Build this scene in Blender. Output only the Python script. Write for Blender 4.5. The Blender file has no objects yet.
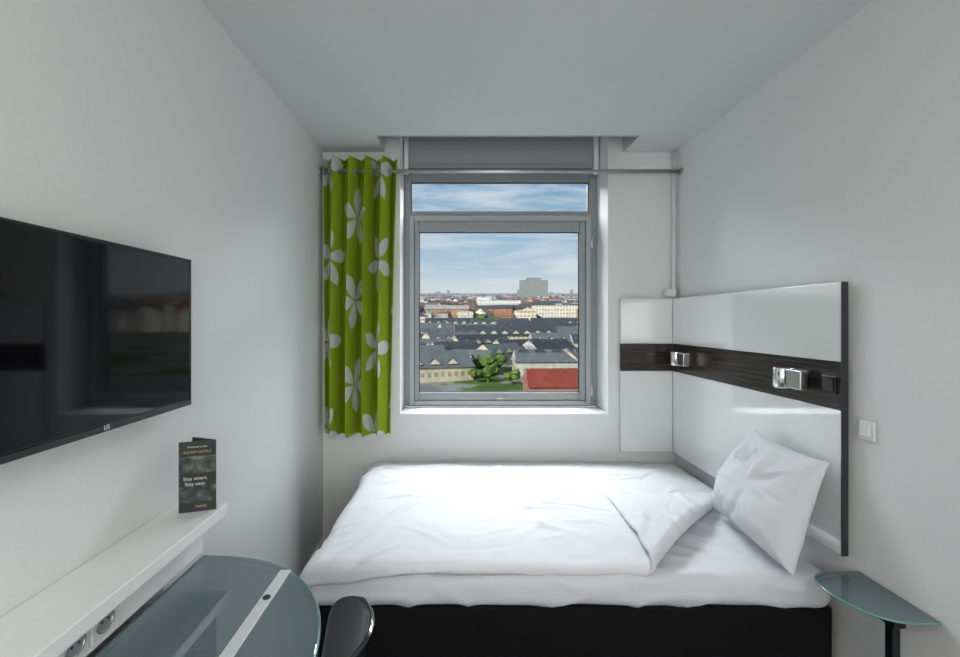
import bpy, bmesh, math, random
from mathutils import Vector, Matrix, noise
random.seed(7)
S = bpy.context.scene
COL = S.collection
S.view_settings.view_transform = 'Standard'
S.view_settings.look = 'None'

# ---------------------------------------------------------------- materials
def mat(name, col, rough=0.6, metal=0.0, bump=0.0, bscale=60, var=0.0, spec=0.5, coat=0.0, sheen=0.0, coat_ior=1.5, ior=1.5, coat_rough=0.03):
    m = bpy.data.materials.new(name); m.use_nodes = True
    nt = m.node_tree; b = nt.nodes['Principled BSDF']
    b.inputs['Base Color'].default_value = (*col, 1)
    b.inputs['Roughness'].default_value = rough
    b.inputs['Metallic'].default_value = metal
    b.inputs['IOR'].default_value = ior
    b.inputs['Specular IOR Level'].default_value = spec
    b.inputs['Coat Weight'].default_value = coat
    b.inputs['Coat Roughness'].default_value = coat_rough
    b.inputs['Coat IOR'].default_value = coat_ior
    b.inputs['Sheen Weight'].default_value = sheen
    tc = nt.nodes.new('ShaderNodeTexCoord')
    n = nt.nodes.new('ShaderNodeTexNoise'); n.inputs['Scale'].default_value = bscale
    n.inputs['Detail'].default_value = 4
    nt.links.new(tc.outputs['Object'], n.inputs['Vector'])
    if bump > 0:
        bp = nt.nodes.new('ShaderNodeBump'); bp.inputs['Strength'].default_value = bump
        bp.inputs['Distance'].default_value = 0.004
        nt.links.new(n.outputs['Fac'], bp.inputs['Height'])
        nt.links.new(bp.outputs['Normal'], b.inputs['Normal'])
    r = nt.nodes.new('ShaderNodeValToRGB')
    v = var
    r.color_ramp.elements[0].position = 0.3; r.color_ramp.elements[1].position = 0.7
    r.color_ramp.elements[0].color = (*[c*(1-v) for c in col], 1)
    r.color_ramp.elements[1].color = (*[min(1, c*(1+v)) for c in col], 1)
    nt.links.new(n.outputs['Fac'], r.inputs['Fac'])
    nt.links.new(r.outputs['Color'], b.inputs['Base Color'])
    return m

M_wall = mat('wall_paint', (0.73, 0.74, 0.735), 0.6, bump=0.12, bscale=90, var=0.015)
M_ceil = mat('ceiling_paint', (0.64, 0.66, 0.66), 0.8, bump=0.05, bscale=120, var=0.01)
M_floor = mat('carpet', (0.05, 0.05, 0.055), 0.95, bump=0.6, bscale=300, var=0.3)
M_white = mat('white_lacquer', (0.80, 0.81, 0.80), 0.35, var=0.01)
M_gloss = mat('white_gloss_panel', (0.78, 0.80, 0.79), 0.08, coat=1.0, var=0.005, coat_ior=2.6, coat_rough=0.06)
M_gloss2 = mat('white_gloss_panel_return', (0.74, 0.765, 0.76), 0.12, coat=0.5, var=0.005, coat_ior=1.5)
M_alu = mat('window_aluminium', (0.29, 0.31, 0.325), 0.45, metal=0.1, bump=0.02, var=0.03)
M_alu2 = mat('window_aluminium_light', (0.37, 0.39, 0.405), 0.4, metal=0.1, var=0.03)
M_hood = mat('hood_metal', (0.55, 0.56, 0.57), 0.3, metal=0.6, var=0.02)
M_chrome = mat('chrome', (0.85, 0.85, 0.85), 0.12, metal=1.0, var=0.01)
M_steel = mat('brushed_steel', (0.55, 0.56, 0.57), 0.3, metal=0.9, var=0.03)
M_alubar = mat('satin_bar', (0.68, 0.70, 0.70), 0.4, metal=0.2, var=0.02)
M_gasket = mat('rubber_gasket', (0.03, 0.03, 0.035), 0.6, var=0.05)
M_black = mat('black_fabric', (0.006, 0.006, 0.007), 0.85, bump=0.4, bscale=400, var=0.2, spec=0.2)
M_blackpl = mat('black_plastic', (0.008, 0.009, 0.011), 0.22, var=0.05)
M_screen = mat('tv_screen', (0.003, 0.003, 0.004), 0.05, var=0.0, spec=0.32)
M_chair = mat('chair_black_lacquer', (0.008, 0.009, 0.012), 0.12, coat=0.8)
M_blind = mat('blind_fabric', (0.36, 0.37, 0.38), 0.8, bump=0.1, bscale=500, var=0.04)
M_linen = mat('white_linen', (0.69, 0.71, 0.745), 0.85, bump=0.08, bscale=14, var=0.01, sheen=0.03)
M_sheet = mat('white_sheet', (0.69, 0.71, 0.745), 0.85, bump=0.10, bscale=12, var=0.01)
M_plast = mat('white_plastic', (0.75, 0.75, 0.73), 0.35)
M_dark = mat('dark_hole', (0.02, 0.02, 0.02), 0.6)

def wood():
    m = bpy.data.materials.new('dark_wenge_wood'); m.use_nodes = True
    nt = m.node_tree; b = nt.nodes['Principled BSDF']
    tc = nt.nodes.new('ShaderNodeTexCoord'); mp = nt.nodes.new('ShaderNodeMapping')
    mp.inputs['Scale'].default_value = (3, 3, 160)
    n = nt.nodes.new('ShaderNodeTexNoise'); n.inputs['Scale'].default_value = 1.0; n.inputs['Detail'].default_value = 5
    r = nt.nodes.new('ShaderNodeValToRGB')
    r.color_ramp.elements[0].color = (0.010, 0.008, 0.007, 1); r.color_ramp.elements[1].color = (0.060, 0.047, 0.038, 1)
    r.color_ramp.elements[0].position = 0.35; r.color_ramp.elements[1].position = 0.7
    nt.links.new(tc.outputs['Object'], mp.inputs['Vector']); nt.links.new(mp.outputs[0], n.inputs['Vector'])
    nt.links.new(n.outputs['Fac'], r.inputs['Fac']); nt.links.new(r.outputs['Color'], b.inputs['Base Color'])
    b.inputs['Roughness'].default_value = 0.22
    return m
M_wood = wood()

def glass(name, tint, fac=1.45):
    m = bpy.data.materials.new(name); m.use_nodes = True
    nt = m.node_tree
    for n in list(nt.nodes): nt.nodes.remove(n)
    out = nt.nodes.new('ShaderNodeOutputMaterial')
    mx = nt.nodes.new('ShaderNodeMixShader'); fr = nt.nodes.new('ShaderNodeFresnel'); fr.inputs['IOR'].default_value = fac
    t = nt.nodes.new('ShaderNodeBsdfTransparent'); t.inputs['Color'].default_value = (*tint, 1)
    g = nt.nodes.new('ShaderNodeBsdfGlossy'); g.inputs['Roughness'].default_value = 0.02
    nt.links.new(fr.outputs[0], mx.inputs[0]); nt.links.new(t.outputs[0], mx.inputs[1]); nt.links.new(g.outputs[0], mx.inputs[2])
    nt.links.new(mx.outputs[0], out.inputs[0])
    return m
M_glass = glass('window_glass', (0.98, 0.99, 0.99), 1.06)
def tableglass():
    m = glass('table_glass', (0.84, 0.91, 0.93), 2.0)
    nt = m.node_tree
    out = [n for n in nt.nodes if n.type == 'OUTPUT_MATERIAL'][0]
    mx = [n for n in nt.nodes if n.type == 'MIX_SHADER'][0]
    d = nt.nodes.new('ShaderNodeBsdfDiffuse'); d.inputs['Color'].default_value = (0.40, 0.54, 0.58, 1)
    m2 = nt.nodes.new('ShaderNodeMixShader'); m2.inputs[0].default_value = 0.24
    nt.links.new(mx.outputs[0], m2.inputs[1]); nt.links.new(d.outputs[0], m2.inputs[2]); nt.links.new(m2.outputs[0], out.inputs[0])
    return m
M_tglass = tableglass()
M_gedge = mat('glass_edge', (0.12, 0.27, 0.26), 0.1, coat=0.5)

# ---------------------------------------------------------------- helpers
def link(o, parent=None):
    COL.objects.link(o)
    if parent: o.parent = parent
    return o
def empty(name, loc=(0, 0, 0)):
    e = bpy.data.objects.new(name, None); e.empty_display_size = 0.05
    COL.objects.link(e); return e
def mesh_obj(name, verts, faces, m, parent=None, smooth=False):
    me = bpy.data.meshes.new(name); me.from_pydata([tuple(v) for v in verts], [], faces); me.update()
    o = bpy.data.objects.new(name, me)
    for mm in (m if isinstance(m, (list, tuple)) else [m]): me.materials.append(mm)
    if smooth:
        for p in me.polygons: p.use_smooth = True
    return link(o, parent)
def boxes(name, bl, m, parent=None, bevel=0.0, seg=2):
    V, F = [], []
    for (x0, x1, y0, y1, z0, z1) in bl:
        k = len(V)
        V += [(x0, y0, z0), (x1, y0, z0), (x1, y1, z0), (x0, y1, z0), (x0, y0, z1), (x1, y0, z1), (x1, y1, z1), (x0, y1, z1)]
        F += [[k+i for i in f] for f in ([3, 2, 1, 0], [4, 5, 6, 7], [0, 1, 5, 4], [1, 2, 6, 5], [2, 3, 7, 6], [3, 0, 4, 7])]
    o = mesh_obj(name, V, F, m, parent)
    if bevel > 0:
        md = o.modifiers.new('bevel', 'BEVEL'); md.width = bevel; md.segments = seg; md.limit_method = 'ANGLE'
        for p in o.data.polygons: p.use_smooth = True
        md.harden_normals = True
    return o
def tube(name, pts, r, m, parent=None, n=16, closed_ring=False):
    V, F = [], []
    P = [Vector(p) for p in pts]
    L = len(P)
    prev = None
    for i, p in enumerate(P):
        if closed_ring: t = (P[(i+1) % L]-P[i-1]).normalized()
        else: t = (P[min(i+1, L-1)]-P[max(i-1, 0)]).normalized()
        a = Vector((0, 0, 1)) if abs(t.z) < 0.9 else Vector((1, 0, 0))
        if prev is not None: a = prev
        u = t.cross(a).normalized(); w = u.cross(t).normalized(); prev = w
        for k in range(n):
            an = 2*math.pi*k/n
            V.append(p+(u*math.cos(an)+w*math.sin(an))*r)
    for i in range(L if closed_ring else L-1):
        j = (i+1) % L
        for k in range(n):
            F.append([i*n+k, i*n+(k+1) % n, j*n+(k+1) % n, j*n+k])
    if not closed_ring:
        F.append(list(range(n))[::-1]); F.append([(L-1)*n+k for k in range(n)])
    return mesh_obj(name, V, F, m, parent, smooth=True)
def cyl(name, c, axis, r, h, m, parent=None, n=32, bevel=0.0):
    c = Vector(c); a = Vector(axis).normalized()
    o = tube(name, [c-a*h/2, c+a*h/2], r, m, parent, n)
    for p in o.data.polygons:
        if len(p.vertices) > 4: p.use_smooth = False
    md = o.modifiers.new('bevel', 'BEVEL'); md.width = bevel if bevel else min(r, h)*0.08; md.segments = 2; md.limit_method = 'ANGLE'
    return o
def prism(name, outline, z0, z1, m, parent=None, bevel=0.0):
    n = len(outline)
    V = [(x, y, z0) for x, y in outline]+[(x, y, z1) for x, y in outline]
    F = [list(range(n))[::-1], [n+i for i in range(n)]]+[[i, (i+1) % n, n+(i+1) % n, n+i] for i in range(n)]
    o = mesh_obj(name, V, F, m, parent)
    if bevel:
        md = o.modifiers.new('bevel', 'BEVEL'); md.width = bevel; md.segments = 2; md.limit_method = 'ANGLE'
    return o

# ---------------------------------------------------------------- room constants
XL, XR, YB, YF, ZC = -0.89, 1.434, 3.03, -1.7, 2.605
WX0, WX1, WZ0 = -0.382, 0.988, 0.874
TH = 0.30
NX0, NX1, NY, NZ = -0.484, 1.088, 2.75, 2.98
boxes('wall_left', [(XL-0.2, XL, YF-0.2, YB+TH, 0, 3.2)], M_wall)
boxes('wall_right', [(XR, XR+0.2, YF-0.2, YB+TH, 0, 3.2)], M_wall)
boxes('wall_rear', [(XL, XR, YF-0.2, YF, 0, 3.2)], M_wall)
boxes('wall_window', [(XL, WX0, YB, YB+TH, 0, 3.2), (WX1, XR, YB, YB+TH, 0, 3.2), (WX0, WX1, YB, YB+TH, 0, WZ0),
                      (WX0, WX1, YB, YB+TH, 2.90, 3.2)], M_wall)
boxes('floor', [(XL-0.2, XR+0.2, YF-0.2, YB+TH, -0.2, 0.0)], M_floor)
boxes('ceiling', [(XL, XR, YF, NY, ZC, 3.2), (XL, NX0, NY, YB, ZC, 3.2), (NX1, XR, NY, YB, ZC, 3.2),
                  (NX0, NX1, NY, YB, NZ, 3.2)], M_ceil)
boxes('trim_1', [(NX0, NX0+0.004, NY, YB, ZC-0.004, NZ), (NX1-0.004, NX1, NY, YB, ZC-0.004, NZ),
                 (NX0, NX1, NY, NY+0.006, ZC-0.006, NZ)], M_hood)
boxes('baseboard_window', [(XL, XR, YB-0.012, YB, 0, 0.07)], M_white, bevel=0.002)
boxes('baseboard_left', [(XL, XL+0.012, YF, YB-0.012, 0, 0.07)], M_white, bevel=0.002)
boxes('baseboard_right', [(XR-0.012, XR, YF, YB-0.012, 0, 0.07)], M_white, bevel=0.002)
boxes('trim_2', [(WX0+0.0005, WX1-0.0005, YB-0.012, YB+0.235, WZ0, WZ0+0.012)], M_white, bevel=0.003)

# ---------------------------------------------------------------- window
w = empty('window_1')
FY = 3.27
fx0, fx1, fz0 = -0.3815, 0.9875, WZ0+0.0125
def ringframe(name, x0, x1, z0, z1, ix0, ix1, iz0, iz1, y0, y1, m, par, bevel=0.004):
    return boxes(name, [(x0, ix0, y0, y1, z0, z1), (ix1, x1, y0, y1, z0, z1), (ix0, ix1, y0, y1, z0, iz0), (ix0, ix1, y0, y1, iz1, z1)], m, par, bevel)
ringframe('outer_frame', fx0, fx1, fz0, 2.90, -0.334, 0.93, 0.905, 2.48, FY, FY+0.055, M_alu, w)
boxes('transom_bar', [(-0.334, 0.93, FY, FY+0.055, 2.215, 2.268)], M_alu, w, 0.004)
ringframe('sash_outer', -0.345, 0.94, 0.895, 2.235, -0.31, 0.905, 0.93, 2.20, FY-0.022, FY+0.02, M_alu2, w, 0.005)
ringframe('sash_inner', -0.31, 0.905, 0.93, 2.20, -0.277, 0.862, 0.985, 2.125, FY-0.010, FY+0.03, M_alu, w, 0.006)
ringframe('sash_gasket', -0.277, 0.862, 0.985, 2.125, -0.272, 0.857, 0.990, 2.120, FY+0.004, FY+0.02, M_gasket, w, 0.001)
ringframe('transom_gasket', -0.334, 0.93, 2.268, 2.48, -0.328, 0.924, 2.274, 2.474, FY+0.006, FY+0.02, M_gasket, w, 0.001)
boxes('sash_glass', [(-0.272, 0.857, FY+0.010, FY+0.014, 0.990, 2.120)], M_glass, w)
boxes('transom_glass', [(-0.328, 0.924, FY+0.010, FY+0.014, 2.274, 2.474)], M_glass, w)
cyl('handle_rose', (0.295, FY-0.026, 0.945), (0, 1, 0), 0.016, 0.008, M_alu2, w)
boxes('window_handle', [(0.265, 0.325, FY-0.042, FY-0.031, 0.939, 0.951)], M_alu, w, 0.005)
for hz in (1.0, 2.05):
    cyl('hinge', (0.948, FY-0.012, hz), (0, 0, 1), 0.009, 0.07, M_steel, w)
bl = empty('roller_blind')
cyl('blind_roll', (0.30, 3.18, 2.85), (1, 0, 0), 0.035, 1.28, M_blind, bl)
boxes('blind_fabric_drop', [(-0.34, 0.94, 3.212, 3.216, 2.585, 2.85)], M_blind, bl)
boxes('blind_bottom_bar', [(-0.34, 0.94, 3.206, 3.222, 2.565, 2.59)], M_alu, bl, 0.004)
boxes('blind_bracket', [(-0.358, -0.341, 3.13, 3.23, 2.79, 2.88), (0.941, 0.958, 3.13, 3.23, 2.79, 2.88)], M_white, bl, 0.003)
boxes('blind_guide', [(-0.375, -0.345, 3.20, 3.228, 2.52, 2.79), (0.945, 0.98, 3.20, 3.228, 2.52, 2.79)], M_white, bl, 0.003)

# ---------------------------------------------------------------- curtain rod + curtain
RY, RZ = 2.945, 2.452
rod = empty('curtain_rod')
tube('rod_tube', [(XL+0.004, RY, RZ), (XR-0.004, RY, RZ)], 0.0125, M_steel, rod)
cyl('end_cap_1', (XL+0.007, RY, RZ), (1, 0, 0), 0.024, 0.012, M_steel, rod)
cyl('end_cap_2', (XR-0.007, RY, RZ), (1, 0, 0), 0.024, 0.012, M_steel, rod)

def curtain():
    par = empty('curtain')
    x0, x1, z0, z1 = -0.868, -0.392, 0.765, 2.535
    NXs, NZs = 240, 300
    waves = 4.5
    V, F, U = [], [], []
    for j in range(NZs+1):
        tz = j/NZs; z = z1+(z0-z1)*tz
        u = 0; px = py = None
        xe = x1-0.045*tz**0.7
        for i in range(NXs+1):
            s = i/NXs
            ph = 2*math.pi*waves*s + 0.5*math.sin(3.1*s+2.2*tz)*tz
            am = 0.058*(1.0-0.15*math.sin(tz*3+s*5))
            wob = 0.012*noise.noise(Vector((s*5, tz*2.2, 3)))*min(1, tz*3)
            x = x0+(xe-x0)*(s+0.050*math.sin(ph*2+0.6)/waves*1.4)
            y = RY+am*math.sin(ph)+0.008*math.sin(2*ph+3*s)*tz+wob
            if px is not None: u += math.hypot(x-px, y-py)
            px, py = x, y
            V.append((x, y, z)); U.append((u, z))
    for j in range(NZs):
        for i in range(NXs):
            a = j*(NXs+1)+i
            F.append([a, a+1, a+NXs+2, a+NXs+1])
    m = bpy.data.materials.new('leaf_print_fabric'); m.use_nodes = True
    nt = m.node_tree; b = nt.nodes['Principled BSDF']
    at = nt.nodes.new('ShaderNodeAttribute'); at.attribute_name = 'print'
    nz = nt.nodes.new('ShaderNodeTexNoise'); nz.inputs['Scale'].default_value = 400
    tcn = nt.nodes.new('ShaderNodeTexCoord'); nt.links.new(tcn.outputs['Object'], nz.inputs['Vector'])
    bp = nt.nodes.new('ShaderNodeBump'); bp.inputs['Strength'].default_value = 0.15; bp.inputs['Distance'].default_value = 0.002
    nt.links.new(nz.outputs['Fac'], bp.inputs['Height']); nt.links.new(bp.outputs['Normal'], b.inputs['Normal'])
    nt.links.new(at.outputs['Color'], b.inputs['Base Color'])
    b.inputs['Roughness'].default_value = 0.8; b.inputs['Specular IOR Level'].default_value = 0.2
    tr = nt.nodes.new('ShaderNodeBsdfTranslucent'); nt.links.new(at.outputs['Color'], tr.inputs['Color'])
    mx = nt.nodes.new('ShaderNodeMixShader'); mx.inputs[0].default_value = 0.15
    out = [n for n in nt.nodes if n.type == 'OUTPUT_MATERIAL'][0]
    nt.links.new(b.outputs[0], mx.inputs[1]); nt.links.new(tr.outputs[0], mx.inputs[2]); nt.links.new(mx.outputs[0], out.inputs[0])
    o = mesh_obj('curtain_cloth', V, F, m, par, smooth=True)
    ca = o.data.color_attributes.new('print', 'FLOAT_COLOR', 'POINT')
    G = Vector((0.29, 0.39, 0.018)); W_ = Vector((0.60, 0.66, 0.60))
    leaves = []
    rr = random.Random(21)
    # each motif: a big open flower of pointed petals around a centre
    for cu in range(4):
        for cv in range(4):
            lu = cu*0.40+0.10+rr.uniform(-.03, .03); lv = 0.78+cv*0.56+(0.28 if cu % 2 else 0)+rr.uniform(-.03, .03)
            a0 = rr.uniform(0, 1)
            for q in range(5):
                an = a0+q*2*math.pi/5
                L = rr.uniform(.088, .10)
                leaves.append((lu+math.sin(an)*L*1.05, lv+math.cos(an)*L*1.05, L, rr.uniform(.040, .048), an))
    for k, (u, z) in enumerate(U):
        c = 0.0
        for (lu, lv, L, wd, an) in leaves:
            du, dv = u-lu, z-lv
            if abs(du) > .12 or abs(dv) > .12: continue
            a = du*math.sin(an)+dv*math.cos(an); q = du*math.cos(an)-dv*math.sin(an)
            if abs(a) < L:
                hw = wd*(1-(a/L)**2)*(1+0.30*a/L)
                e = (hw-abs(q))/0.004
                c = max(c, max(0, min(1, e)))
        col = G.lerp(W_, c)
        ca.data[k].color = (*col, 1)
    sd = o.modifiers.new('solid', 'SOLIDIFY'); sd.thickness = 0.0015
    for q in range(9):
        x = x0+(x1-x0)*min(0.98, max(0.03, q/9.0))
        ring = [(x, RY+0.022*math.cos(a), RZ+0.022*math.sin(a)) for a in [2*math.pi*t/24 for t in range(24)]]
        tube('eyelet', ring, 0.0035, M_steel, par, n=8, closed_ring=True)
    return par
curtain()

hp = empty('heating_pipe')
tube('pipe', [(1.405, 3.0, ZC-0.002), (1.405, 3.0, 1.70), (1.39, 3.0, 1.66)], 0.009, M_white, hp)
boxes('pipe_valve', [(1.345, 1.41, 2.965, 3.028, 1.655, 1.70)], M_plast, hp, 0.006)
cyl('pipe_clip', (1.405, 3.0, 2.3), (0, 0, 1), 0.013, 0.02, M_plast, hp)

# ---------------------------------------------------------------- headboard
hb = empty('headboard')
PX = 1.398; PY0 = 1.672; PB = 2.995; BX0 = 1.06
zt, zs1, zs0, zb = 1.640, 1.345, 1.170, 0.640
ZG = 0.002
boxes('gloss_panel_upper', [(PX, PX+0.02, PY0+0.006, PB, zs1+ZG, zt)], M_gloss, hb, 0.002)
boxes('gloss_panel_lower', [(PX, PX+0.02, PY0+0.006, PB, zb, zs0-ZG)], M_gloss, hb, 0.002)
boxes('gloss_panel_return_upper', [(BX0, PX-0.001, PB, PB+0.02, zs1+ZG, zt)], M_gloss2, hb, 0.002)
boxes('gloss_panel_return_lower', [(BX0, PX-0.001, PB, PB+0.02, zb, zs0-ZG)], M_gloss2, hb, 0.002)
boxes('wood_band', [(PX+0.004, PX+0.02, PY0+0.006, PB, zs0, zs1)], M_wood, hb)
boxes('wood_band_return', [(BX0, PX+0.004, PB+0.004, PB+0.02, zs0, zs1)], M_wood, hb)
boxes('batten', [(PX+0.02, XR-0.001, PY0+0.10, PB, zb+0.05, zb+0.12), (PX+0.02, XR-0.001, PY0+0.10, PB, zt-0.15, zt-0.06),
                 (BX0+0.04, PX, PB+0.02, YB-0.001, zb+0.05, zb+0.12), (BX0+0.04, PX, PB+0.02, YB-0.001, zt-0.15, zt-0.06)], M_gasket, hb)
boxes('end_profile', [(PX-0.002, PX+0.022, PY0, PY0+0.0058, zb, zt)], M_gasket, hb, 0.001)

def reading_lamp(y):
    p = empty('reading_lamp')
    x1 = PX+0.0035
    boxes('mount_plate', [(x1-0.010, x1, y-0.045, y+0.095, 1.228, 1.298)], M_chrome, p, 0.003)
    cyl('swivel_arm', (x1-0.025, y+0.03, 1.262), (1, 0, 0), 0.008, 0.03, M_chrome, p)
    cyl('head_barrel', (x1-0.052, y+0.035, 1.262), (0, 0, 1), 0.030, 0.080, M_chrome, p, 40, 0.003)
    cyl('diffuser', (x1-0.052, y+0.035, 1.220), (0, 0, 1), 0.024, 0.004, M_plast, p, 40)
    boxes('lamp_head', [(x1-0.062, x1-0.022, y-0.085, y-0.005, 1.224, 1.300)], M_chrome, p, 0.004)
    return p
reading_lamp(1.885)
reading_lamp(2.82)
sw = empty('headboard_switch')
boxes('switch_frame', [(PX-0.004, PX+0.0035, 1.700, 1.765, 1.225, 1.290)], M_blackpl, sw, 0.003)
boxes('rocker', [(PX-0.008, PX-0.0035, 1.710, 1.755, 1.235, 1.280)], M_gasket, sw, 0.002)

ls = empty('light_switch')
boxes('switch_plate', [(XR-0.010, XR-0.0005, 1.575, 1.640, 1.08, 1.150)], M_plast, ls, 0.004)
boxes('rocker', [(XR-0.015, XR-0.010, 1.588, 1.628, 1.093, 1.137)], M_white, ls, 0.002)

# ---------------------------------------------------------------- bed
bed = empty('bed')
bx0, bx1, by0, by1 = -0.555, 1.392, 1.70, 2.975
boxes('bed_base', [(bx0+0.03, bx1+0.006, by0+0.012, by1-0.01, 0.09, 0.43)], M_black, bed, 0.012, 3)
boxes('base_plinth', [(bx0+0.1, bx1-0.08, by0+0.08, by1-0.08, 0.0, 0.09)], M_gasket, bed)
def soft_box(name, x0, x1, y0, y1, z0, z1, r, m, parent, res=0.025, amp=0.006, seed=0.0):
    bm = bmesh.new()
    nx, ny, nz = int((x1-x0)/res), int((y1-y0)/res), max(3, int((z1-z0)/res))
    vs = {}
    def gv(i, j, k):
        if (i, j, k) not in vs:
            p = Vector((x0+(x1-x0)*i/nx, y0+(y1-y0)*j/ny, z0+(z1-z0)*k/nz))
            q = Vector((min(max(p.x, x0+r), x1-r), min(max(p.y, y0+r), y1-r), min(max(p.z, z0+r), z1-r)))
            dlt = p-q
            if dlt.length > 1e-6:
                mx_ = max(abs(dlt.x), abs(dlt.y), abs(dlt.z))
                nrm = dlt.normalized()
                p = q+nrm*mx_
            else: nrm = Vector((0, 0, 1))
            a = noise.noise(Vector((p.x*5+seed, p.y*6, p.z*4)))*amp + (1-abs(noise.noise(Vector((p.x*4+p.y*3, p.y*6+seed, p.z*9)))))**8*amp*1.6
            p = p+nrm*a
            vs[(i, j, k)] = bm.verts.new(p)
        return vs[(i, j, k)]
    for i in range(nx):
        for j in range(ny):
            bm.faces.new([gv(i, j, nz), gv(i+1, j, nz), gv(i+1, j+1, nz), gv(i, j+1, nz)])
            bm.faces.new([gv(i, j+1, 0), gv(i+1, j+1, 0), gv(i+1, j, 0), gv(i, j, 0)])
    for i in range(nx):
        for k in range(nz):
            bm.faces.new([gv(i, 0, k), gv(i+1, 0, k), gv(i+1, 0, k+1), gv(i, 0, k+1)])
            bm.faces.new([gv(i, ny, k+1), gv(i+1, ny, k+1), gv(i+1, ny, k), gv(i, ny, k)])
    for j in range(ny):
        for k in range(nz):
            bm.faces.new([gv(nx, j, k), gv(nx, j+1, k), gv(nx, j+1, k+1), gv(nx, j, k+1)])
            bm.faces.new([gv(0, j, k+1), gv(0, j+1, k+1), gv(0, j+1, k), gv(0, j, k)])
    me = bpy.data.meshes.new(name); bm.to_mesh(me); bm.free()
    me.materials.append(m)
    for p in me.polygons: p.use_smooth = True
    o = bpy.data.objects.new(name, me); link(o, parent)
    return o
MT = 0.555
soft_box('mattress', bx0-0.01, bx1-0.008, by0-0.005, by1, 0.432, MT, 0.045, M_sheet, bed, res=0.014, amp=0.007)

def duvet():
    x0, x1, y0, y1 = bx0-0.10, 1.380, by0+0.006, 2.965
    res = 0.0085
    nx, ny = int((x1-x0)/res), int((y1-y0)/res)
    A = Vector((0.66, by0-0.03)); B = Vector((1.385, 2.42))
    dAB = (B-A).normalized(); nrm = Vector((dAB.y, -dAB.x))
    r = 0.018
    z0 = MT+0.017
    V, F = [], []
    ex, ey, R = bx0-0.012, by0-0.004, 0.055
    creases = []
    rr = random.Random(3)
    for q in range(90):
        cx_, cy_ = rr.uniform(x0+.05, x1-.1), rr.uniform(y0+.03, y1-.1)
        an = rr.choice((0.35, 0.5, -0.4, 0.15, -0.9, 1.1, 0.8))+rr.uniform(-.3, .3)
        creases.append((cx_, cy_, math.cos(an), math.sin(an), rr.uniform(.08, .32), rr.uniform(.008, .020), rr.uniform(.004, .011)*rr.choice((1, 1, -0.7)), rr.uniform(-1.5, 1.5)))
    for j in range(ny+1):
        for i in range(nx+1):
            s = x0+(x1-x0)*i/nx; t = y0+(y1-y0)*j/ny
            s0, t0 = s, t
            hem = max(0.0, 1-(t-y0)/0.25)
            t += hem*(0.014*noise.noise(Vector((s*3.0, 0, 5)))+0.006*noise.noise(Vector((s*9, 0, 2)))-0.035*max(0, (-0.1-s))/0.5)
            p = Vector((s, t)); dl = (p-A).dot(nrm); h = 0.0
            over = 0
            if dl > 0:
                if dl < math.pi*r:
                    off = r*math.sin(dl/r); h = r*(1-math.cos(dl/r))
                else:
                    off = -(dl-math.pi*r)*0.88; h = 2*r; over = 1
                p = p+nrm*(off-dl)
            X, Y = p.x, p.y
            def wrap(c, e):
                dd = (e+R)-c
                if dd <= 0: return c, 0.0
                th = dd/R
                if th < math.pi/2: return e+R-R*math.sin(th), -R*(1-math.cos(th))
                return e, -R-(dd-R*math.pi/2)
            Xw, dz1 = wrap(X, ex); Yw, dz2 = wrap(Y, ey)
            dz = -math.hypot(dz1, dz2) if (dz1 < 0 and dz2 < 0) else dz1+dz2
            n1 = noise.noise(Vector((s*1.6, t*2.2, 1.3)))
            n6 = noise.noise(Vector((s*5+t*2, t*6, 3.3)))
            n4 = noise.noise(Vector((s*14, t*16, 2.0)))
            cz = 0.0
            for (cx_, cy_, ca_, sa_, L, wd, am, bend) in creases:
                du, dv = s-cx_, t-cy_
                a = du*ca_+dv*sa_
                if abs(a) > L: continue
                b = -du*sa_+dv*ca_ - bend*a*a
                if abs(b) > wd*4: continue
                cz += am*math.exp(-(b/wd)**2)*(1-(a/L)**2)**2
            wz = 0.013*n1+0.005*n6+0.0018*n4+cz
            edge = min(s0-x0, x1-s0, t0-y0, y1-t0)
            puff = 0.018*min(1, max(0, edge)/0.22)
            if over: h += 0.008*(0.5+n1)
            hz = z0+h+wz+puff+dz
            nx_, ny_ = 0.0, 0.0
            if dz1 < -0.01: nx_ = -1
            if dz2 < -0.01: ny_ = -1
            X2 = Xw+nx_*(wz*0.9+0.004+0.01*noise.noise(Vector((0, t*6, 3)))); Y2 = Yw+ny_*(wz*0.9+0.004)
            if dz < -0.05: hz += 0.012*noise.noise(Vector((s*4, t*4, 8)))
            V.append((min(X2, 1.386), Y2, hz))
    for j in range(ny):
        for i in range(nx):
            a = j*(nx+1)+i
            F.append([a, a+1, a+nx+2, a+nx+1])
    o = mesh_obj('duvet', V, F, M_linen, bed, smooth=True)
    sd = o.modifiers.new('solid', 'SOLIDIFY'); sd.thickness = 0.018; sd.offset = 0.0; sd.use_rim = True
    return o
duvet()

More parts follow.
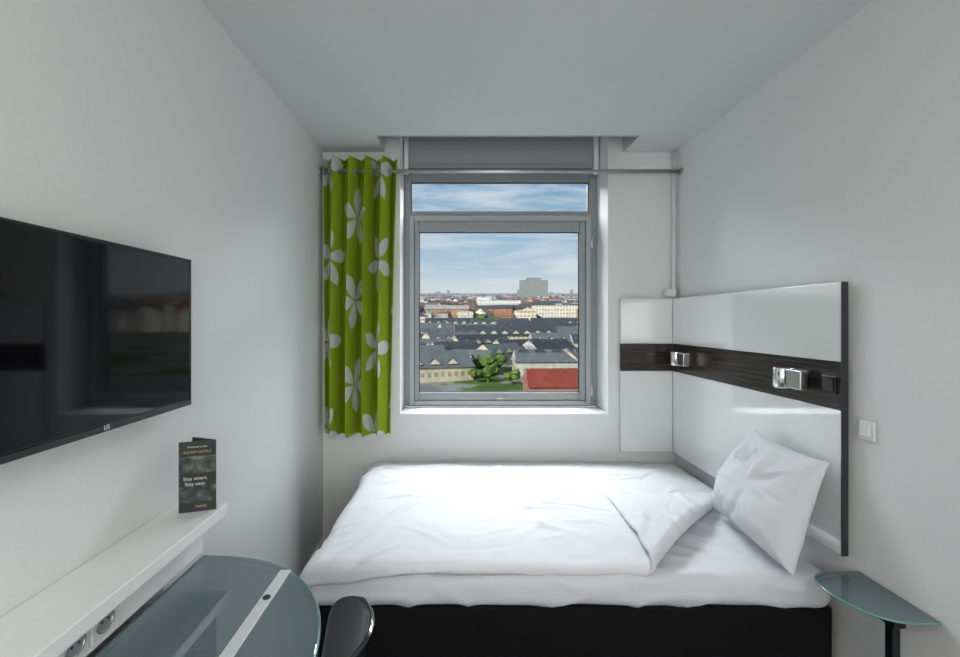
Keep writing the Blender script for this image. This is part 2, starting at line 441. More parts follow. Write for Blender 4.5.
def pillow():
    c00 = Vector((1.205, 1.650, 0.575)); c10 = Vector((1.235, 2.21, 0.59))
    c11 = Vector((1.345, 2.09, 1.010)); c01 = Vector((1.380, 1.70, 0.975))
    N = 64
    V, F = [], []
    n0 = ((c10-c00).cross(c01-c00)).normalized()
    if n0.x > 0: n0 = -n0
    idx = {}
    rr = random.Random(8)
    cre = []
    for q in range(24):
        a = rr.uniform(0, 6.28); rd = rr.uniform(.2, .36)
        cre.append((0.5+rd*math.cos(a), 0.5+rd*math.sin(a), math.cos(a+rr.uniform(-.6, .6)), math.sin(a+rr.uniform(-.6, .6)), rr.uniform(.12, .28), rr.uniform(.018, .032), rr.uniform(.006, .013)*rr.choice((1, -1))))
    for side in (1, -1):
        for j in range(N+1):
            for i in range(N+1):
                u, v = i/N, j/N
                bd = i in (0, N) or j in (0, N)
                if side == -1 and bd: idx[(side, i, j)] = idx[(1, i, j)]; continue
                a, b = 2*u-1, 2*v-1
                bow = 0.08
                uu = 0.5+0.5*a*(1-bow*(1-b*b)*abs(a)); vv = 0.5+0.5*b*(1-bow*(1-a*a)*abs(b))
                p = c00*(1-uu)*(1-vv)+c10*uu*(1-vv)+c01*(1-uu)*vv+c11*uu*vv
                th = (max(0, (1-a*a))**0.42)*(max(0, (1-b*b))**0.42)
                thick = (0.135 if side == 1 else 0.035)*th*(1-0.25*b)
                q = Vector((u*3+side*5, v*3, 2))
                wr = 0.014*noise.noise(q*0.9)+0.004*noise.noise(q*3)
                for (cu, cv, cc, ss_, L, wd, am) in cre:
                    al = (u-cu)*cc+(v-cv)*ss_; ac = -(u-cu)*ss_+(v-cv)*cc
                    if abs(al) < L: wr += am*math.exp(-(ac/wd)**2)*(1-(al/L)**2)**2
                cr = 0
                for cu, cv in ((0, 0), (1, 0), (0, 1), (1, 1)):
                    dd = math.hypot(u-cu, v-cv); an = math.atan2(abs(v-cv), abs(u-cu))
                    cr += 0.007*math.sin(an*8+cu*2+cv)*math.exp(-dd*5.0)*min(1, dd*8)
                p = p+n0*side*(thick+(wr+cr)*min(1, th*1.6))
                p.x = min(p.x, 1.392)
                p.z = max(p.z, MT+0.016)
                idx[(side, i, j)] = len(V); V.append(p)
        for j in range(N):
            for i in range(N):
                f = [idx[(side, i, j)], idx[(side, i+1, j)], idx[(side, i+1, j+1)], idx[(side, i, j+1)]]
                F.append(f if side == 1 else f[::-1])
    o = mesh_obj('pillow', V, F, M_linen, None, smooth=True)
    bm = bmesh.new(); bm.from_mesh(o.data); bmesh.ops.recalc_face_normals(bm, faces=bm.faces); bm.to_mesh(o.data); bm.free()
    sm = o.modifiers.new('s', 'SMOOTH'); sm.iterations = 2
    ss = o.modifiers.new('sub', 'SUBSURF'); ss.levels = 1; ss.render_levels = 1
pillow()

# ---------------------------------------------------------------- television
tv = empty('television')
tx = -0.825; ty0, ty1, tz0, tz1 = 0.672, 1.420, 1.240, 1.685
boxes('tv_body', [(tx-0.028, tx-0.003, ty0, ty1, tz0, tz1)], M_blackpl, tv, 0.004)
boxes('tv_screen_glass', [(tx-0.004, tx, ty0+0.008, ty1-0.008, tz0+0.018, tz1-0.008)], M_screen, tv, 0.001)
boxes('tv_edge_trim', [(tx-0.006, tx+0.0015, ty1-0.007, ty1+0.001, tz0, tz1), (tx-0.006, tx+0.0015, ty0-0.001, ty0+0.007, tz0, tz1),
                       (tx-0.006, tx+0.0015, ty0, ty1, tz1-0.005, tz1+0.001), (tx-0.006, tx+0.002, ty0, ty1, tz0-0.001, tz0+0.014)], M_blackpl, tv, 0.001)
boxes('tv_back_housing', [(tx-0.05, tx-0.028, ty0+0.12, ty1-0.12, tz0+0.04, tz1-0.12)], M_blackpl, tv, 0.006)
boxes('wall_mount', [(XL+0.001, tx-0.05, 0.95, 1.15, 1.38, 1.52)], M_gasket, tv, 0.002)
def text(name, body, size, loc, rot, m, parent, ext=0.0003):
    cu = bpy.data.curves.new(name, 'FONT'); cu.body = body; cu.size = size; cu.extrude = ext
    cu.align_x = 'CENTER'; cu.align_y = 'CENTER'
    cu.materials.append(m)
    o = bpy.data.objects.new(name, cu); o.location = loc; o.rotation_euler = rot
    return link(o, parent)
text('tv_badge', 'LG', 0.015, (tx+0.0025, 1.078, tz0+0.0085), (math.pi/2, 0, math.pi/2), M_plast, tv)

# ---------------------------------------------------------------- shelf + desk panel
sh = empty('wall_shelf')
SZ = 0.922
boxes('shelf_board', [(XL+0.001, -0.728, 0.2, 1.457, SZ-0.036, SZ)], M_white, sh, 0.003)
boxes('backing_panel', [(XL+0.001, -0.80, 0.2, 1.445, 0.775, SZ-0.0365)], M_white, sh, 0.002)
def outlet(y, z, x):
    p = empty('power_outlet')
    boxes('outlet_frame', [(x+0.0003, x+0.005, y-0.036, y+0.036, z-0.036, z+0.036)], M_plast, p, 0.004)
    n = 28
    tube('outlet_ring', [(x+0.006, y+0.024*math.cos(a), z+0.024*math.sin(a)) for a in [2*math.pi*k/n for k in range(n)]], 0.003, M_steel, p, 8, True)
    cyl('outlet_well', (x+0.0045, y, z), (1, 0, 0), 0.022, 0.003, M_alu, p)
    cyl('outlet_pin_hole', (x+0.0065, y-0.009, z), (1, 0, 0), 0.003, 0.002, M_dark, p, 12)
    cyl('outlet_pin_hole', (x+0.0065, y+0.009, z), (1, 0, 0), 0.003, 0.002, M_dark, p, 12)
outlet(1.035, 0.825, -0.80)
outlet(0.955, 0.825, -0.80)

def brochure():
    p = empty('brochure')
    cv = bpy.data.materials.new('brochure_print'); cv.use_nodes = True
    nt = cv.node_tree; b = nt.nodes['Principled BSDF']; b.inputs['Roughness'].default_value = 0.35
    tc = nt.nodes.new('ShaderNodeTexCoord')
    sp_ = nt.nodes.new('ShaderNodeSeparateXYZ'); nt.links.new(tc.outputs['Object'], sp_.inputs[0])
    vo = nt.nodes.new('ShaderNodeTexNoise'); vo.inputs['Scale'].default_value = 38; vo.inputs['Detail'].default_value = 6
    nt.links.new(tc.outputs['Object'], vo.inputs['Vector'])
    cr = nt.nodes.new('ShaderNodeValToRGB'); e = cr.color_ramp.elements
    e[0].position = 0.38; e[0].color = (0.012, 0.015, 0.018, 1); e[1].position = 0.68; e[1].color = (0.26, 0.28, 0.20, 1)
    k = e.new(0.5); k.color = (0.04, 0.06, 0.065, 1); k = e.new(0.6); k.color = (0.10, 0.12, 0.06, 1)
    nt.links.new(vo.outputs['Fac'], cr.inputs['Fac'])
    z = nt.nodes.new('ShaderNodeValToRGB'); z.color_ramp.interpolation = 'CONSTANT'
    mr = nt.nodes.new('ShaderNodeMapRange'); mr.inputs[1].default_value = SZ; mr.inputs[2].default_value = SZ+0.215
    nt.links.new(sp_.outputs['Z'], mr.inputs[0]); nt.links.new(mr.outputs[0], z.inputs['Fac'])
    ze = z.color_ramp.elements; ze[0].position = 0; ze[0].color = (0, 0, 0, 1); ze[1].position = 0.78; ze[1].color = (0, 0, 0, 1)
    a1 = ze.new(0.14); a1.color = (.6, .6, .6, 1); a2 = ze.new(0.36); a2.color = (0, 0, 0, 1); a3 = ze.new(0.54); a3.color = (1, 1, 1, 1)
    mx = nt.nodes.new('ShaderNodeMix'); mx.data_type = 'RGBA'
    mx.inputs[6].default_value = (0.012, 0.014, 0.016, 1)
    nt.links.new(z.outputs['Color'], mx.inputs[0]); nt.links.new(cr.outputs['Color'], mx.inputs[7])
    nt.links.new(mx.outputs[2], b.inputs['Base Color'])
    ox = 0.012
    def leaf(nm, a, bb, h, m):
        a = (a[0]+ox, a[1]); bb = (bb[0]+ox, bb[1])
        z0 = SZ+0.0005
        d = (Vector(bb)-Vector(a)).normalized(); n = Vector((d.y, -d.x))*0.0008
        V = []
        for q, zz in ((a, z0), (bb, z0), (bb, z0+h), (a, z0+h)):
            V += [(q[0]+n.x, q[1]+n.y, zz), (q[0]-n.x, q[1]-n.y, zz)]
        F = [[0, 2, 4, 6], [7, 5, 3, 1], [0, 1, 3, 2], [2, 3, 5, 4], [4, 5, 7, 6], [6, 7, 1, 0]]
        mesh_obj(nm, V, F, m, p)
    leaf('cover', (-0.845, 1.372), (-0.752, 1.405), 0.212, cv)
    leaf('back_leaf', (-0.752, 1.407), (-0.842, 1.438), 0.212, cv)
    an = math.atan2(0.033, 0.093)
    mt_ = mat('brochure_ink', (0.7, 0.7, 0.65), 0.5)
    my = mat('brochure_ink_yellow', (0.45, 0.42, 0.08), 0.5)
    cx, cy = -0.7985+ox, 1.3885
    n = Vector((math.sin(an), -math.cos(an)))*0.002
    dz = SZ-0.905
    for body, sz, zz, mm, dx in (('BUDGET HOTELS', 0.0095, 1.085, my, 0), ('Welcome to the', 0.008, 1.101, mt_, 0), ('Stay smart.', 0.0145, 1.006, mt_, -0.005), ('Stay easy.', 0.0145, 0.990, mt_, -0.005),
                                 ('hotels', 0.012, 0.922, my, 0.01)):
        text('print_line', body, sz, (cx+n.x+dx*math.cos(an), cy+n.y+dx*math.sin(an), zz+dz), (math.pi/2, 0, an), mm, p, 0.0001)
brochure()

# ---------------------------------------------------------------- glass desk
dk = empty('glass_desk')
cx, cy, rx, ry = -0.797, 0.95, 0.485, 0.487
ol = []
for k in range(49):
    a = -math.pi/2+math.pi*k/48
    ol.append((cx+rx*max(0, math.cos(a))**0.85, cy+ry*math.sin(a)))
prism('glass_top', ol, 0.755, 0.765, M_tglass, dk, 0.002)
tube('glass_edge_band', [(x, y, 0.760) for x, y in ol], 0.0048, M_gedge, dk, 8)
bxa, bxb = -0.519, -0.488
boxes('clamp_bar', [(bxa, bxb, 0.62, 1.345, 0.7655, 0.770)], M_alubar, dk, 0.001)
boxes('support_bar', [(bxa, bxb, 0.62, 1.335, 0.742, 0.7545)], M_alubar, dk, 0.003)
boxes('wall_bar', [(-0.797, -0.735, 0.50, 1.40, 0.744, 0.7545)], M_alubar, dk, 0.002)
boxes('cross_bar', [(-0.86, bxa, 0.66, 0.70, 0.715, 0.742), (-0.86, bxa, 1.20, 1.23, 0.715, 0.742)], M_steel, dk, 0.003)
boxes('wall_bracket', [(XL+0.001, -0.85, 0.6, 1.33, 0.70, 0.774)], M_steel, dk, 0.003)
for yy in (0.72, 1.21):
    cyl('bolt_cap', (-0.5035, yy, 0.771), (0, 0, 1), 0.010, 0.003, M_dark, dk)
tube('desk_leg', [(-0.5035, 0.80, 0.742), (-0.5035, 0.80, 0.012)], 0.02, M_steel, dk)
cyl('desk_foot', (-0.5035, 0.80, 0.006), (0, 0, 1), 0.14, 0.012, M_steel, dk, 48)

# ---------------------------------------------------------------- chair
def chair():
    p = empty('chair')
    X0, YC = -0.25, 1.055
    V, F = [], []
    N, Mz = 40, 22
    for j in range(Mz+1):
        v = j/Mz
        z = 0.50+0.29*v
        half = 0.215
        if v > 0.6:
            t = (v-0.6)/0.4; half = 0.215*math.sqrt(max(0.0, 1-(t*0.86)**2.6))
        for i in range(N+1):
            u = i/N*2-1
            y = YC+half*u
            bx = X0 - 0.135*(u*half/0.215)**2 + 0.05*v
            V.append((bx, y, z+0.004*(1-u*u)))
    for j in range(Mz):
        for i in range(N):
            a = j*(N+1)+i; F.append([a, a+1, a+N+2, a+N+1])
    o = mesh_obj('back_shell', V, F, M_chair, p, True)
    s = o.modifiers.new('s', 'SOLIDIFY'); s.thickness = 0.012; s.offset = 0
    b = o.modifiers.new('b', 'BEVEL'); b.width = 0.004; b.segments = 2
    V, F = [], []
    sxc = -0.44
    n = 40
    ring = []
    for k in range(n):
        a = 2*math.pi*k/n
        c, s_ = math.cos(a), math.sin(a)
        ring.append((math.copysign(abs(c)**0.6, c), math.copysign(abs(s_)**0.6, s_)))
    V.append((sxc, YC, 0.445))
    for q in range(1, 9):
        f = q/8
        for (a, b_) in ring:
            V.append((sxc+0.20*f*a, YC+0.205*f*b_, 0.445+0.018*f**3-(0.02*f**4 if a < -0.5 else 0)))
    for k in range(n): F.append([0, 1+k, 1+(k+1) % n])
    for q in range(7):
        for k in range(n):
            a = 1+q*n+k; b_ = 1+q*n+(k+1) % n
            F.append([a, a+n, b_+n, b_])
    o = mesh_obj('seat_shell', V, F, M_chair, p, True)
    s = o.modifiers.new('s', 'SOLIDIFY'); s.thickness = 0.014
    for sy in (-1, 1):
        yy = YC+0.15*sy
        tube('side_frame', [(-0.62, YC+0.19*sy, 0.001), (-0.58, YC+0.17*sy, 0.40), (-0.56, yy, 0.425), (-0.50, yy, 0.43), (-0.34, yy, 0.43),
                            (-0.295, yy, 0.445), (-0.285, yy, 0.50), (-0.275, yy, 0.62)], 0.009, M_chrome, p, 12)
        tube('rear_leg', [(-0.32, yy, 0.43), (-0.25, YC+0.19*sy, 0.001)], 0.009, M_chrome, p, 12)
    tube('cross_tube', [(-0.34, YC-0.15, 0.43), (-0.34, YC+0.15, 0.43)], 0.008, M_chrome, p, 12)
    tube('cross_tube', [(-0.54, YC-0.15, 0.427), (-0.54, YC+0.15, 0.427)], 0.008, M_chrome, p, 12)
chair()

# ---------------------------------------------------------------- bedside glass shelf
bs = empty('bedside_table')
xw = 1.428
c0 = [(xw, 1.36), (1.33, 1.362), (1.262, 1.40), (1.228, 1.47), (1.222, 1.54), (1.24, 1.598), (1.285, 1.628), (1.34, 1.638), (xw, 1.638)]
def catmull(P, n=8):
    out = []
    for i in range(len(P)-1):
        p0 = Vector(P[max(i-1, 0)]); p1 = Vector(P[i]); p2 = Vector(P[i+1]); p3 = Vector(P[min(i+2, len(P)-1)])
        for k in range(n):
            t = k/n
            out.append(tuple(0.5*((2*p1)+(-p0+p2)*t+(2*p0-5*p1+4*p2-p3)*t*t+(-p0+3*p1-3*p2+p3)*t**3)))
    out.append(tuple(P[-1])); return out
ol = catmull(c0)
prism('glass_top', ol[::-1], 0.598, 0.606, M_tglass, bs, 0.0015)
tube('glass_edge_band', [(x, y, 0.602) for x, y in ol], 0.0038, M_gedge, bs, 8)
boxes('bracket_block', [(1.345, 1.385, 1.42, 1.47, 0.545, 0.5975)], M_blackpl, bs, 0.003)
boxes('bracket_arm', [(1.385, xw, 1.43, 1.46, 0.57, 0.592)], M_blackpl, bs, 0.002)
boxes('post', [(1.352, 1.378, 1.432, 1.458, 0.01, 0.565)], M_blackpl, bs, 0.002)
cyl('post_foot', (1.365, 1.445, 0.006), (0, 0, 1), 0.055, 0.012, M_blackpl, bs)

# ---------------------------------------------------------------- added fill lights, out of view
def emat(name, st):
    em = bpy.data.materials.new(name); em.use_nodes = True
    b = em.node_tree.nodes['Principled BSDF']
    b.inputs['Emission Color'].default_value = (1, 0.95, 0.88, 1); b.inputs['Emission Strength'].default_value = st
    return em
em = emat('fill_panel_diffuser', 1.0)
cl = empty('ceiling_fill_panel')  # added unseen ceiling panel behind the camera, brightens the room
boxes('fill_panel_body', [(-0.25, 0.80, -1.25, -0.45, ZC-0.03, ZC-0.001)], M_white, cl, 0.004)
boxes('fill_panel_diffuser', [(-0.23, 0.78, -1.23, -0.47, ZC-0.036, ZC-0.0305)], em, cl, 0.002)
wl = empty('wall_fill_panel')  # added unseen panel on the rear wall, fill for ceiling and walls
boxes('fill_panel_body', [(-0.45, 1.0, YF+0.001, YF+0.03, 1.0, 2.2)], M_white, wl, 0.004)
boxes('fill_panel_diffuser', [(-0.43, 0.98, YF+0.0305, YF+0.036, 1.02, 2.18)], em, wl, 0.002)

def area(name, loc, target, sx, sy, power, col):
    L = bpy.data.lights.new(name, 'AREA'); L.shape = 'RECTANGLE'; L.size = sx; L.size_y = sy; L.energy = power; L.color = col
    o = bpy.data.objects.new(name, L); o.location = loc
    o.rotation_euler = (Vector(target)-Vector(loc)).to_track_quat('-Z', 'Y').to_euler()
    return link(o)
area('ceiling_fill_light', (0.27, -0.85, ZC-0.04), (0.27, -0.849, 0), 0.98, 0.74, 16, (1, 0.97, 0.93))
area('wall_fill_light', (0.27, YF+0.04, 1.6), (0.27, 3.0, 1.65), 1.4, 1.15, 31, (1, 0.98, 0.95))
area('sky_fill_light', (0.4, 4.6, 3.9), (0.4, 1.6, 0.9), 3.0, 2.0, 560, (0.92, 0.96, 1.0))  # added area light outside, hidden above the window, boosts the daylight indoors

# ---------------------------------------------------------------- outdoors: city on gently rising ground
SL = 0.061
def gz(y): return -28.0+SL*y
def wx(px, d): return (px-458)/460*d
def citymat(name):
    m = bpy.data.materials.new(name); m.use_nodes = True
    nt = m.node_tree; b = nt.nodes['Principled BSDF']; b.inputs['Roughness'].default_value = 0.9; b.inputs['Specular IOR Level'].default_value = 0.1
    at = nt.nodes.new('ShaderNodeAttribute'); at.attribute_name = 'tone'
    g = nt.nodes.new('ShaderNodeNewGeometry'); sp = nt.nodes.new('ShaderNodeSeparateXYZ'); nt.links.new(g.outputs['Position'], sp.inputs[0])
    sn = nt.nodes.new('ShaderNodeSeparateXYZ'); nt.links.new(g.outputs['Normal'], sn.inputs[0])
    def M(op, a, b_=None):
        n = nt.nodes.new('ShaderNodeMath'); n.operation = op
        for k, v in ((0, a), (1, b_)):
            if v is None: continue
            if isinstance(v, (int, float)): n.inputs[k].default_value = v
            else: nt.links.new(v, n.inputs[k])
        return n.outputs[0]
    h = M('ADD', sp.outputs['X'], M('MULTIPLY', sp.outputs['Y'], 0.7))
    wx_ = M('GREATER_THAN', M('FRACT', M('DIVIDE', h, 2.6)), 0.48)
    zz = M('SUBTRACT', sp.outputs['Z'], M('MULTIPLY', sp.outputs['Y'], SL))
    wz_ = M('GREATER_THAN', M('FRACT', M('DIVIDE', zz, 3.1)), 0.5)
    vert = M('LESS_THAN', M('ABSOLUTE', sn.outputs['Z']), 0.2)
    mask = M('MULTIPLY', M('MULTIPLY', wx_, wz_), vert)
    mx = nt.nodes.new('ShaderNodeMix'); mx.data_type = 'RGBA'
    nt.links.new(M('MULTIPLY', mask, 0.5), mx.inputs[0]); nt.links.new(at.outputs['Color'], mx.inputs[6]); mx.inputs[7].default_value = (0.08, 0.10, 0.13, 1)
    nz = nt.nodes.new('ShaderNodeTexNoise'); nz.inputs['Scale'].default_value = 0.35; nz.inputs['Detail'].default_value = 6
    nt.links.new(g.outputs['Position'], nz.inputs['Vector'])
    ml = nt.nodes.new('ShaderNodeMix'); ml.data_type = 'RGBA'; ml.blend_type = 'MULTIPLY'; ml.inputs[0].default_value = 0.4
    rp = nt.nodes.new('ShaderNodeValToRGB'); rp.color_ramp.elements[0].position = 0.3; rp.color_ramp.elements[1].position = 0.65
    rp.color_ramp.elements[0].color = (0.4, 0.4, 0.4, 1)
    nt.links.new(nz.outputs['Fac'], rp.inputs['Fac'])
    nt.links.new(mx.outputs[2], ml.inputs[6]); nt.links.new(rp.outputs['Color'], ml.inputs[7])
    nt.links.new(ml.outputs[2], b.inputs['Base Color'])
    return m
M_city = citymat('city_facade')
HAZE = Vector((0.36, 0.42, 0.48))  # aerial haze painted into wall and roof colours, stronger with distance
class City:
    def __init__(s): s.V = []; s.F = []; s.C = []
    def build(s, x, y, L, W, h, roof, ang, wall, roofc, z=None, flat=False):
        z = gz(y) if z is None else z
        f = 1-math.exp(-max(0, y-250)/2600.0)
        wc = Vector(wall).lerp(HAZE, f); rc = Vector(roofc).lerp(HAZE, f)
        ca, sa = math.cos(ang), math.sin(ang); k = len(s.V)
        def P(a, b, c): s.V.append((x+a*ca-b*sa, y+a*sa+b*ca, z+c))
        hl, hw = L/2, W/2
        for c in (-4, h):
            P(-hl, -hw, c); P(hl, -hw, c); P(hl, hw, c); P(-hl, hw, c)
        for q in ([0, 1, 5, 4], [1, 2, 6, 5], [2, 3, 7, 6], [3, 0, 4, 7]):
            s.F.append([k+i for i in q]); s.C.append(wc)
        if flat or roof <= 0:
            s.F.append([k+4, k+5, k+6, k+7]); s.C.append(rc)
        else:
            e = 0.6
            k2 = len(s.V)
            P(-hl-e, -hw-e, h-.2); P(hl+e, -hw-e, h-.2); P(hl+e, hw+e, h-.2); P(-hl-e, hw+e, h-.2); P(-hl, 0, h+roof); P(hl, 0, h+roof)
            s.F += [[k2, k2+1, k2+5, k2+4], [k2+2, k2+3, k2+4, k2+5], [k2+1, k2+2, k2+5], [k2+3, k2, k2+4]]
            s.C += [rc, rc, wc*0.9, wc*0.9]
    def make(s, name):
        o = mesh_obj(name, s.V, s.F, M_city)
        ca = o.data.color_attributes.new('tone', 'FLOAT_COLOR', 'CORNER')
        for p, c in zip(o.data.polygons, s.C):
            for li in p.loop_indices: ca.data[li].color = (*c, 1)
        return o
slate = (0.065, 0.078, 0.092); slate2 = (0.14, 0.16, 0.175)
cream = (0.62, 0.56, 0.40)
halls = City()
R = random.Random(11)
specs = [
 (436, 158, 22, 15, 4.5, 5.0, 0.35), (472, 172, 15, 12, 4, 4, -0.5), (424, 186, 16, 12, 4, 4, 0.3), (455, 196, 20, 12, 4, 4.5, 0.5), (500, 192, 20, 12, 4, 4, 0.9), (430, 212, 22, 12, 4, 4, 0.3),
 (545, 165, 22, 11, 5, 4, 0.05), (585, 172, 24, 11, 5, 4, 0.9), (520, 205, 26, 12, 4.5, 4, 0.7), (480, 222, 30, 13, 4.5, 4.5, 0.75), (452, 238, 30, 13, 4.5, 4.5, 0.7), (548, 205, 24, 11, 4.5, 4, 0.8),
 (560, 232, 30, 13, 4.5, 4.5, 0.1), (600, 230, 30, 12, 4.5, 4, 0.1), (505, 256, 56, 14, 5.5, 5.5, 0.05), (430, 262, 34, 14, 5, 4, 0.6), (560, 268, 40, 13, 5, 4.5, 0.15),
 (470, 288, 40, 14, 5, 4.5, 0.5), (530, 296, 44, 14, 6, 5, 0.05), (420, 305, 40, 13, 5, 4, 0.1), (590, 305, 40, 13, 5, 4, 0.1), (400, 190, 22, 10, 4, 4, 0.5), (390, 240, 34, 12, 4, 4, 0.5), (640, 200, 34, 12, 4, 4, 0.3), (660, 260, 44, 12, 4, 4, 0.1), (370, 300, 44, 12, 4, 4, 0.3),
 (500, 325, 40, 13, 6, 5, -0.1), (450, 330, 36, 13, 6, 5, 0.2), (555, 330, 36, 13, 6, 5, 0.1)]
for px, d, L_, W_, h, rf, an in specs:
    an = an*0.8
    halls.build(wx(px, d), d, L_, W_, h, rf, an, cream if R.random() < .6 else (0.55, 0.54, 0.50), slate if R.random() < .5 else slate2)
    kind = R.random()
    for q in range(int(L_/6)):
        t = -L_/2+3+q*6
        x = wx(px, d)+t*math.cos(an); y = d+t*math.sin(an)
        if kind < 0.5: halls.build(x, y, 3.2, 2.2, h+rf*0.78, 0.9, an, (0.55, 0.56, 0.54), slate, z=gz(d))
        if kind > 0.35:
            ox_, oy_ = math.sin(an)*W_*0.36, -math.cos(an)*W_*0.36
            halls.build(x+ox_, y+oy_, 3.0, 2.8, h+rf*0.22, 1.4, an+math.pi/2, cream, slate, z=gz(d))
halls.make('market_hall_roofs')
rb = City()
rb.build(wx(564, 127), 127, 21, 11, 4.2, 4.2, 0.03, (0.40, 0.20, 0.15), (0.26, 0.065, 0.045))
rb.make('red_roofed_building')
hr = City()
hr.build(wx(533.5, 1300), 1300, 76, 30, 62, 0, 0.0, (0.34, 0.33, 0.31), (0.2, 0.2, 0.2), flat=True)
hr.build(wx(533.5, 1300), 1300, 40, 20, 69, 0, 0.0, (0.30, 0.29, 0.28), (0.2, 0.2, 0.2), flat=True)
hr.make('high_rise_building')
of = City()
of.build(wx(499, 452), 452, 40, 14, 21, 0, 0.08, (0.92, 0.92, 0.90), (0.5, 0.5, 0.5), flat=True)
of.build(wx(484, 470), 470, 14, 10, 24, 0, 0.08, (0.85, 0.85, 0.83), (0.5, 0.5, 0.5), flat=True)
of.build(wx(556, 385), 385, 38, 12, 18, 0, 0.05, (0.90, 0.82, 0.70), (0.45, 0.42, 0.4), flat=True)
of.build(wx(436, 600), 600, 44, 12, 17, 0, 0.0, (0.80, 0.80, 0.76), (0.45, 0.42, 0.4), flat=True)
of.make('office_building')
town = City()
walls = [(0.75, 0.72, 0.62), (0.80, 0.72, 0.54), (0.84, 0.82, 0.76), (0.88, 0.87, 0.84), (0.42, 0.20, 0.12), (0.56, 0.42, 0.30), (0.52, 0.50, 0.46), (0.58, 0.30, 0.18)]
roofs = [(0.28, 0.10, 0.06), (0.20, 0.09, 0.06), (0.09, 0.095, 0.105), (0.16, 0.16, 0.17), (0.22, 0.15, 0.11), (0.08, 0.085, 0.09), (0.40, 0.40, 0.38)]
def blocked(x, y):
    if 1270 < y < 1330 and abs(x-wx(533.5, 1300)) < 70: return True
    for px, d, hw in ((499, 452, 34), (556, 385, 32), (436, 600, 36)):
        if abs(y-d) < 26 and abs(x-wx(px, d)) < hw: return True
        if d-90 < y < d and abs(x-wx(px, y)) < hw*0.7*y/d: return True
    return False
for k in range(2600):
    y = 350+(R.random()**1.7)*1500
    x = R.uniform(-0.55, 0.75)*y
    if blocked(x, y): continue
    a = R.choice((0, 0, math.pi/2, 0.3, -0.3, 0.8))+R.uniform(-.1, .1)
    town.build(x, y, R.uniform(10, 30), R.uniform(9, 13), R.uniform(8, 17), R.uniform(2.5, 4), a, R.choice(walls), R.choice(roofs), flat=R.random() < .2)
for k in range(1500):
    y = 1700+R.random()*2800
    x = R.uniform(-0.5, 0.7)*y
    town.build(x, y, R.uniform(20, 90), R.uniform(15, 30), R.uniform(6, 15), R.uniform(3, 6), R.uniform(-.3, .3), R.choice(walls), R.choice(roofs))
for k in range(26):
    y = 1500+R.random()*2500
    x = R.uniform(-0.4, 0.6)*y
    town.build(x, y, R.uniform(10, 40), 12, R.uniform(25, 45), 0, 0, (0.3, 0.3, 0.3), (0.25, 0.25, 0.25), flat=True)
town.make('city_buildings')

V, F = [], []
ys = [40, 80, 130, 200, 300, 450, 700, 1100, 1700, 2600, 4200, 6000]
xs = [-4000, -2000, -1000, -400, -150, 0, 150, 400, 1000, 2000, 4000]
for y in ys:
    for x in xs: V.append((x, y, gz(y)))
for j in range(len(ys)-1):
    for i in range(len(xs)-1):
        a = j*len(xs)+i; F.append([a, a+1, a+len(xs)+1, a+len(xs)])
mg = bpy.data.materials.new('city_ground_surface'); mg.use_nodes = True
nt = mg.node_tree; b = nt.nodes['Principled BSDF']; b.inputs['Roughness'].default_value = 0.95
g = nt.nodes.new('ShaderNodeNewGeometry'); n = nt.nodes.new('ShaderNodeTexNoise'); n.inputs['Scale'].default_value = 0.045; n.inputs['Detail'].default_value = 5
nt.links.new(g.outputs['Position'], n.inputs['Vector'])
r = nt.nodes.new('ShaderNodeValToRGB'); e = r.color_ramp.elements
e[0].position = 0.42; e[0].color = (0.16, 0.165, 0.17, 1); e[1].position = 0.62; e[1].color = (0.05, 0.10, 0.015, 1)
k = e.new(0.5); k.color = (0.26, 0.255, 0.25, 1); k = e.new(0.54); k.color = (0.09, 0.16, 0.03, 1)
nt.links.new(n.outputs['Fac'], r.inputs['Fac']); nt.links.new(r.outputs['Color'], b.inputs['Base Color'])
mesh_obj('city_ground', V, F, mg)

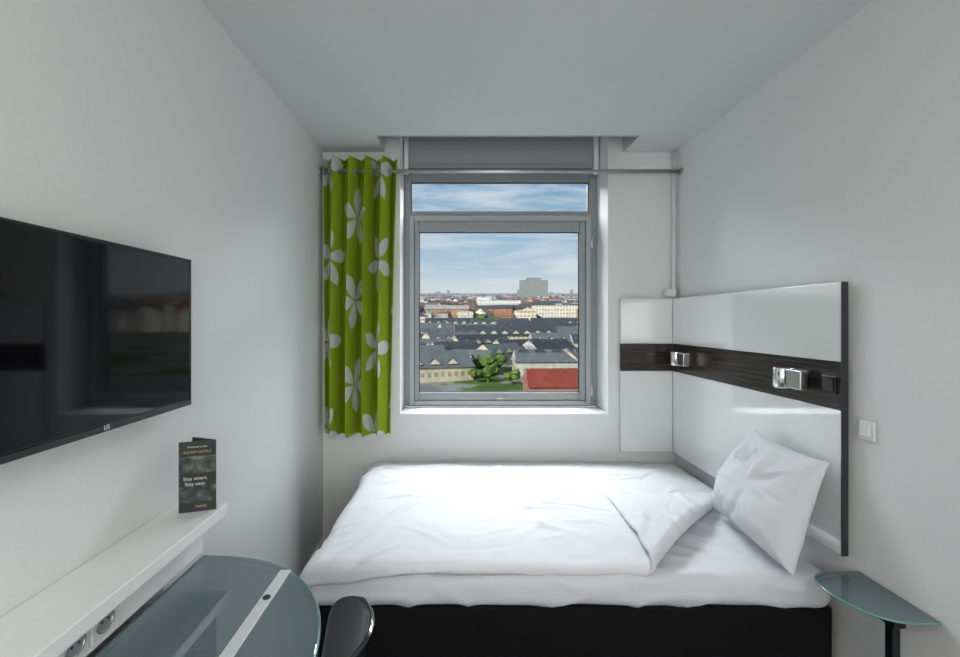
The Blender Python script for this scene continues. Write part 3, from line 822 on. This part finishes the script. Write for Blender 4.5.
def trees():
    bm = bmesh.new(); bmesh.ops.create_icosphere(bm, subdivisions=2, radius=1.0)
    bm.verts.ensure_lookup_table()
    TV = [v.co.copy() for v in bm.verts]; TF = [[v.index for v in f.verts] for f in bm.faces]; bm.free()
    V, F = [], []
    def tree(x, y, h):
        z = gz(y)
        for q in range(5):
            rr = h*R.uniform(.22, .34)
            c = Vector((x+R.uniform(-.28, .28)*h, y+R.uniform(-.28, .28)*h, z+h*R.uniform(.45, .8)))
            k = len(V)
            for t in TV:
                V.append(c+Vector((t.x, t.y, t.z*.85))*rr*(1+R.uniform(-.2, .2)))
            F.extend([[k+i for i in f] for f in TF])
        k = len(V)
        for zz, r_ in ((0, .05), (.6, .03)):
            for s in range(6):
                V.append((x+math.cos(s*1.047)*h*r_, y+math.sin(s*1.047)*h*r_, z+h*zz))
        F.extend([[k+s, k+(s+1) % 6, k+6+(s+1) % 6, k+6+s] for s in range(6)])
    for (px, d, h) in [(490, 160, 8), (484, 166, 7), (496, 168, 6.5), (488, 150, 6), (512, 146, 5), (476, 150, 5), (470, 205, 7), (420, 225, 7), (520, 180, 6), (600, 150, 8), (572, 150, 5)]:
        tree(wx(px, d), d, h)
    for k in range(120):
        d = R.uniform(342, 400); tree(wx(R.uniform(380, 530), d), d, R.uniform(9, 14))
    for k in range(40):
        d = R.uniform(335, 350); tree(wx(R.uniform(500, 620), d), d, R.uniform(6, 9))
    for k in range(280):
        d = R.uniform(380, 1300); tree(R.uniform(-.5, .6)*d, d, R.uniform(9, 15))
    mt = bpy.data.materials.new('foliage'); mt.use_nodes = True
    nt = mt.node_tree; b = nt.nodes['Principled BSDF']; b.inputs['Roughness'].default_value = 0.9
    g = nt.nodes.new('ShaderNodeNewGeometry'); n = nt.nodes.new('ShaderNodeTexNoise'); n.inputs['Scale'].default_value = 0.9
    nt.links.new(g.outputs['Position'], n.inputs['Vector'])
    r = nt.nodes.new('ShaderNodeValToRGB'); r.color_ramp.elements[0].position = .35; r.color_ramp.elements[1].position = .65
    r.color_ramp.elements[0].color = (0.03, 0.07, 0.010, 1); r.color_ramp.elements[1].color = (0.14, 0.22, 0.03, 1)
    nt.links.new(n.outputs['Fac'], r.inputs['Fac']); nt.links.new(r.outputs['Color'], b.inputs['Base Color'])
    mesh_obj('city_trees', V, F, mt)
trees()

sl = bpy.data.lights.new('sun', 'SUN'); sl.energy = 4.8; sl.angle = 0.01; sl.color = (1, 0.94, 0.84)
so = bpy.data.objects.new('sun', sl); so.rotation_euler = Vector((0.75, 0.75, -0.55)).to_track_quat('-Z', 'Y').to_euler(); link(so)

# ---------------------------------------------------------------- world
W = bpy.data.worlds.new('sky'); S.world = W; W.use_nodes = True
nt = W.node_tree; bg = nt.nodes['Background']
tc = nt.nodes.new('ShaderNodeTexCoord'); sp = nt.nodes.new('ShaderNodeSeparateXYZ'); nt.links.new(tc.outputs['Generated'], sp.inputs[0])
r = nt.nodes.new('ShaderNodeValToRGB'); e = r.color_ramp.elements
e[0].position = 0.0; e[0].color = (0.50, 0.57, 0.62, 1)
e[1].position = 1.0; e[1].color = (0.10, 0.19, 0.35, 1)
k = e.new(0.065); k.color = (0.64, 0.71, 0.75, 1)
k = e.new(0.12); k.color = (0.44, 0.58, 0.70, 1)
k = e.new(0.28); k.color = (0.20, 0.38, 0.57, 1)
nt.links.new(sp.outputs['Z'], r.inputs['Fac'])
mp = nt.nodes.new('ShaderNodeMapping'); mp.inputs['Scale'].default_value = (2.2, 2.2, 15); mp.inputs['Rotation'].default_value = (0.06, 0.10, 0)
nt.links.new(tc.outputs['Generated'], mp.inputs['Vector'])
n = nt.nodes.new('ShaderNodeTexNoise'); n.inputs['Scale'].default_value = 2.6; n.inputs['Detail'].default_value = 8; n.inputs['Roughness'].default_value = 0.55; n.inputs['Distortion'].default_value = 0.4
nt.links.new(mp.outputs[0], n.inputs['Vector'])
cr = nt.nodes.new('ShaderNodeValToRGB'); cr.color_ramp.elements[0].position = 0.42; cr.color_ramp.elements[1].position = 0.66
nt.links.new(n.outputs['Fac'], cr.inputs['Fac'])
mu = nt.nodes.new('ShaderNodeMath'); mu.operation = 'MULTIPLY'; mu.inputs[1].default_value = 0.75; nt.links.new(cr.outputs['Color'], mu.inputs[0])
mx = nt.nodes.new('ShaderNodeMix'); mx.data_type = 'RGBA'; mx.inputs[7].default_value = (0.70, 0.76, 0.81, 1)
nt.links.new(mu.outputs[0], mx.inputs[0]); nt.links.new(r.outputs['Color'], mx.inputs[6]); nt.links.new(mx.outputs[2], bg.inputs['Color'])
bg.inputs['Strength'].default_value = 1.0

# ---------------------------------------------------------------- camera
cam = bpy.data.cameras.new('camera'); co = bpy.data.objects.new('camera', cam); link(co)
co.location = (0, 0, 1.5); co.rotation_euler = (math.pi/2, 0, 0)
cam.sensor_width = 36; cam.lens = 460/960*36
cam.shift_x = 22/960; cam.shift_y = -8.5/960
cam.clip_start = 0.02; cam.clip_end = 20000
S.camera = co
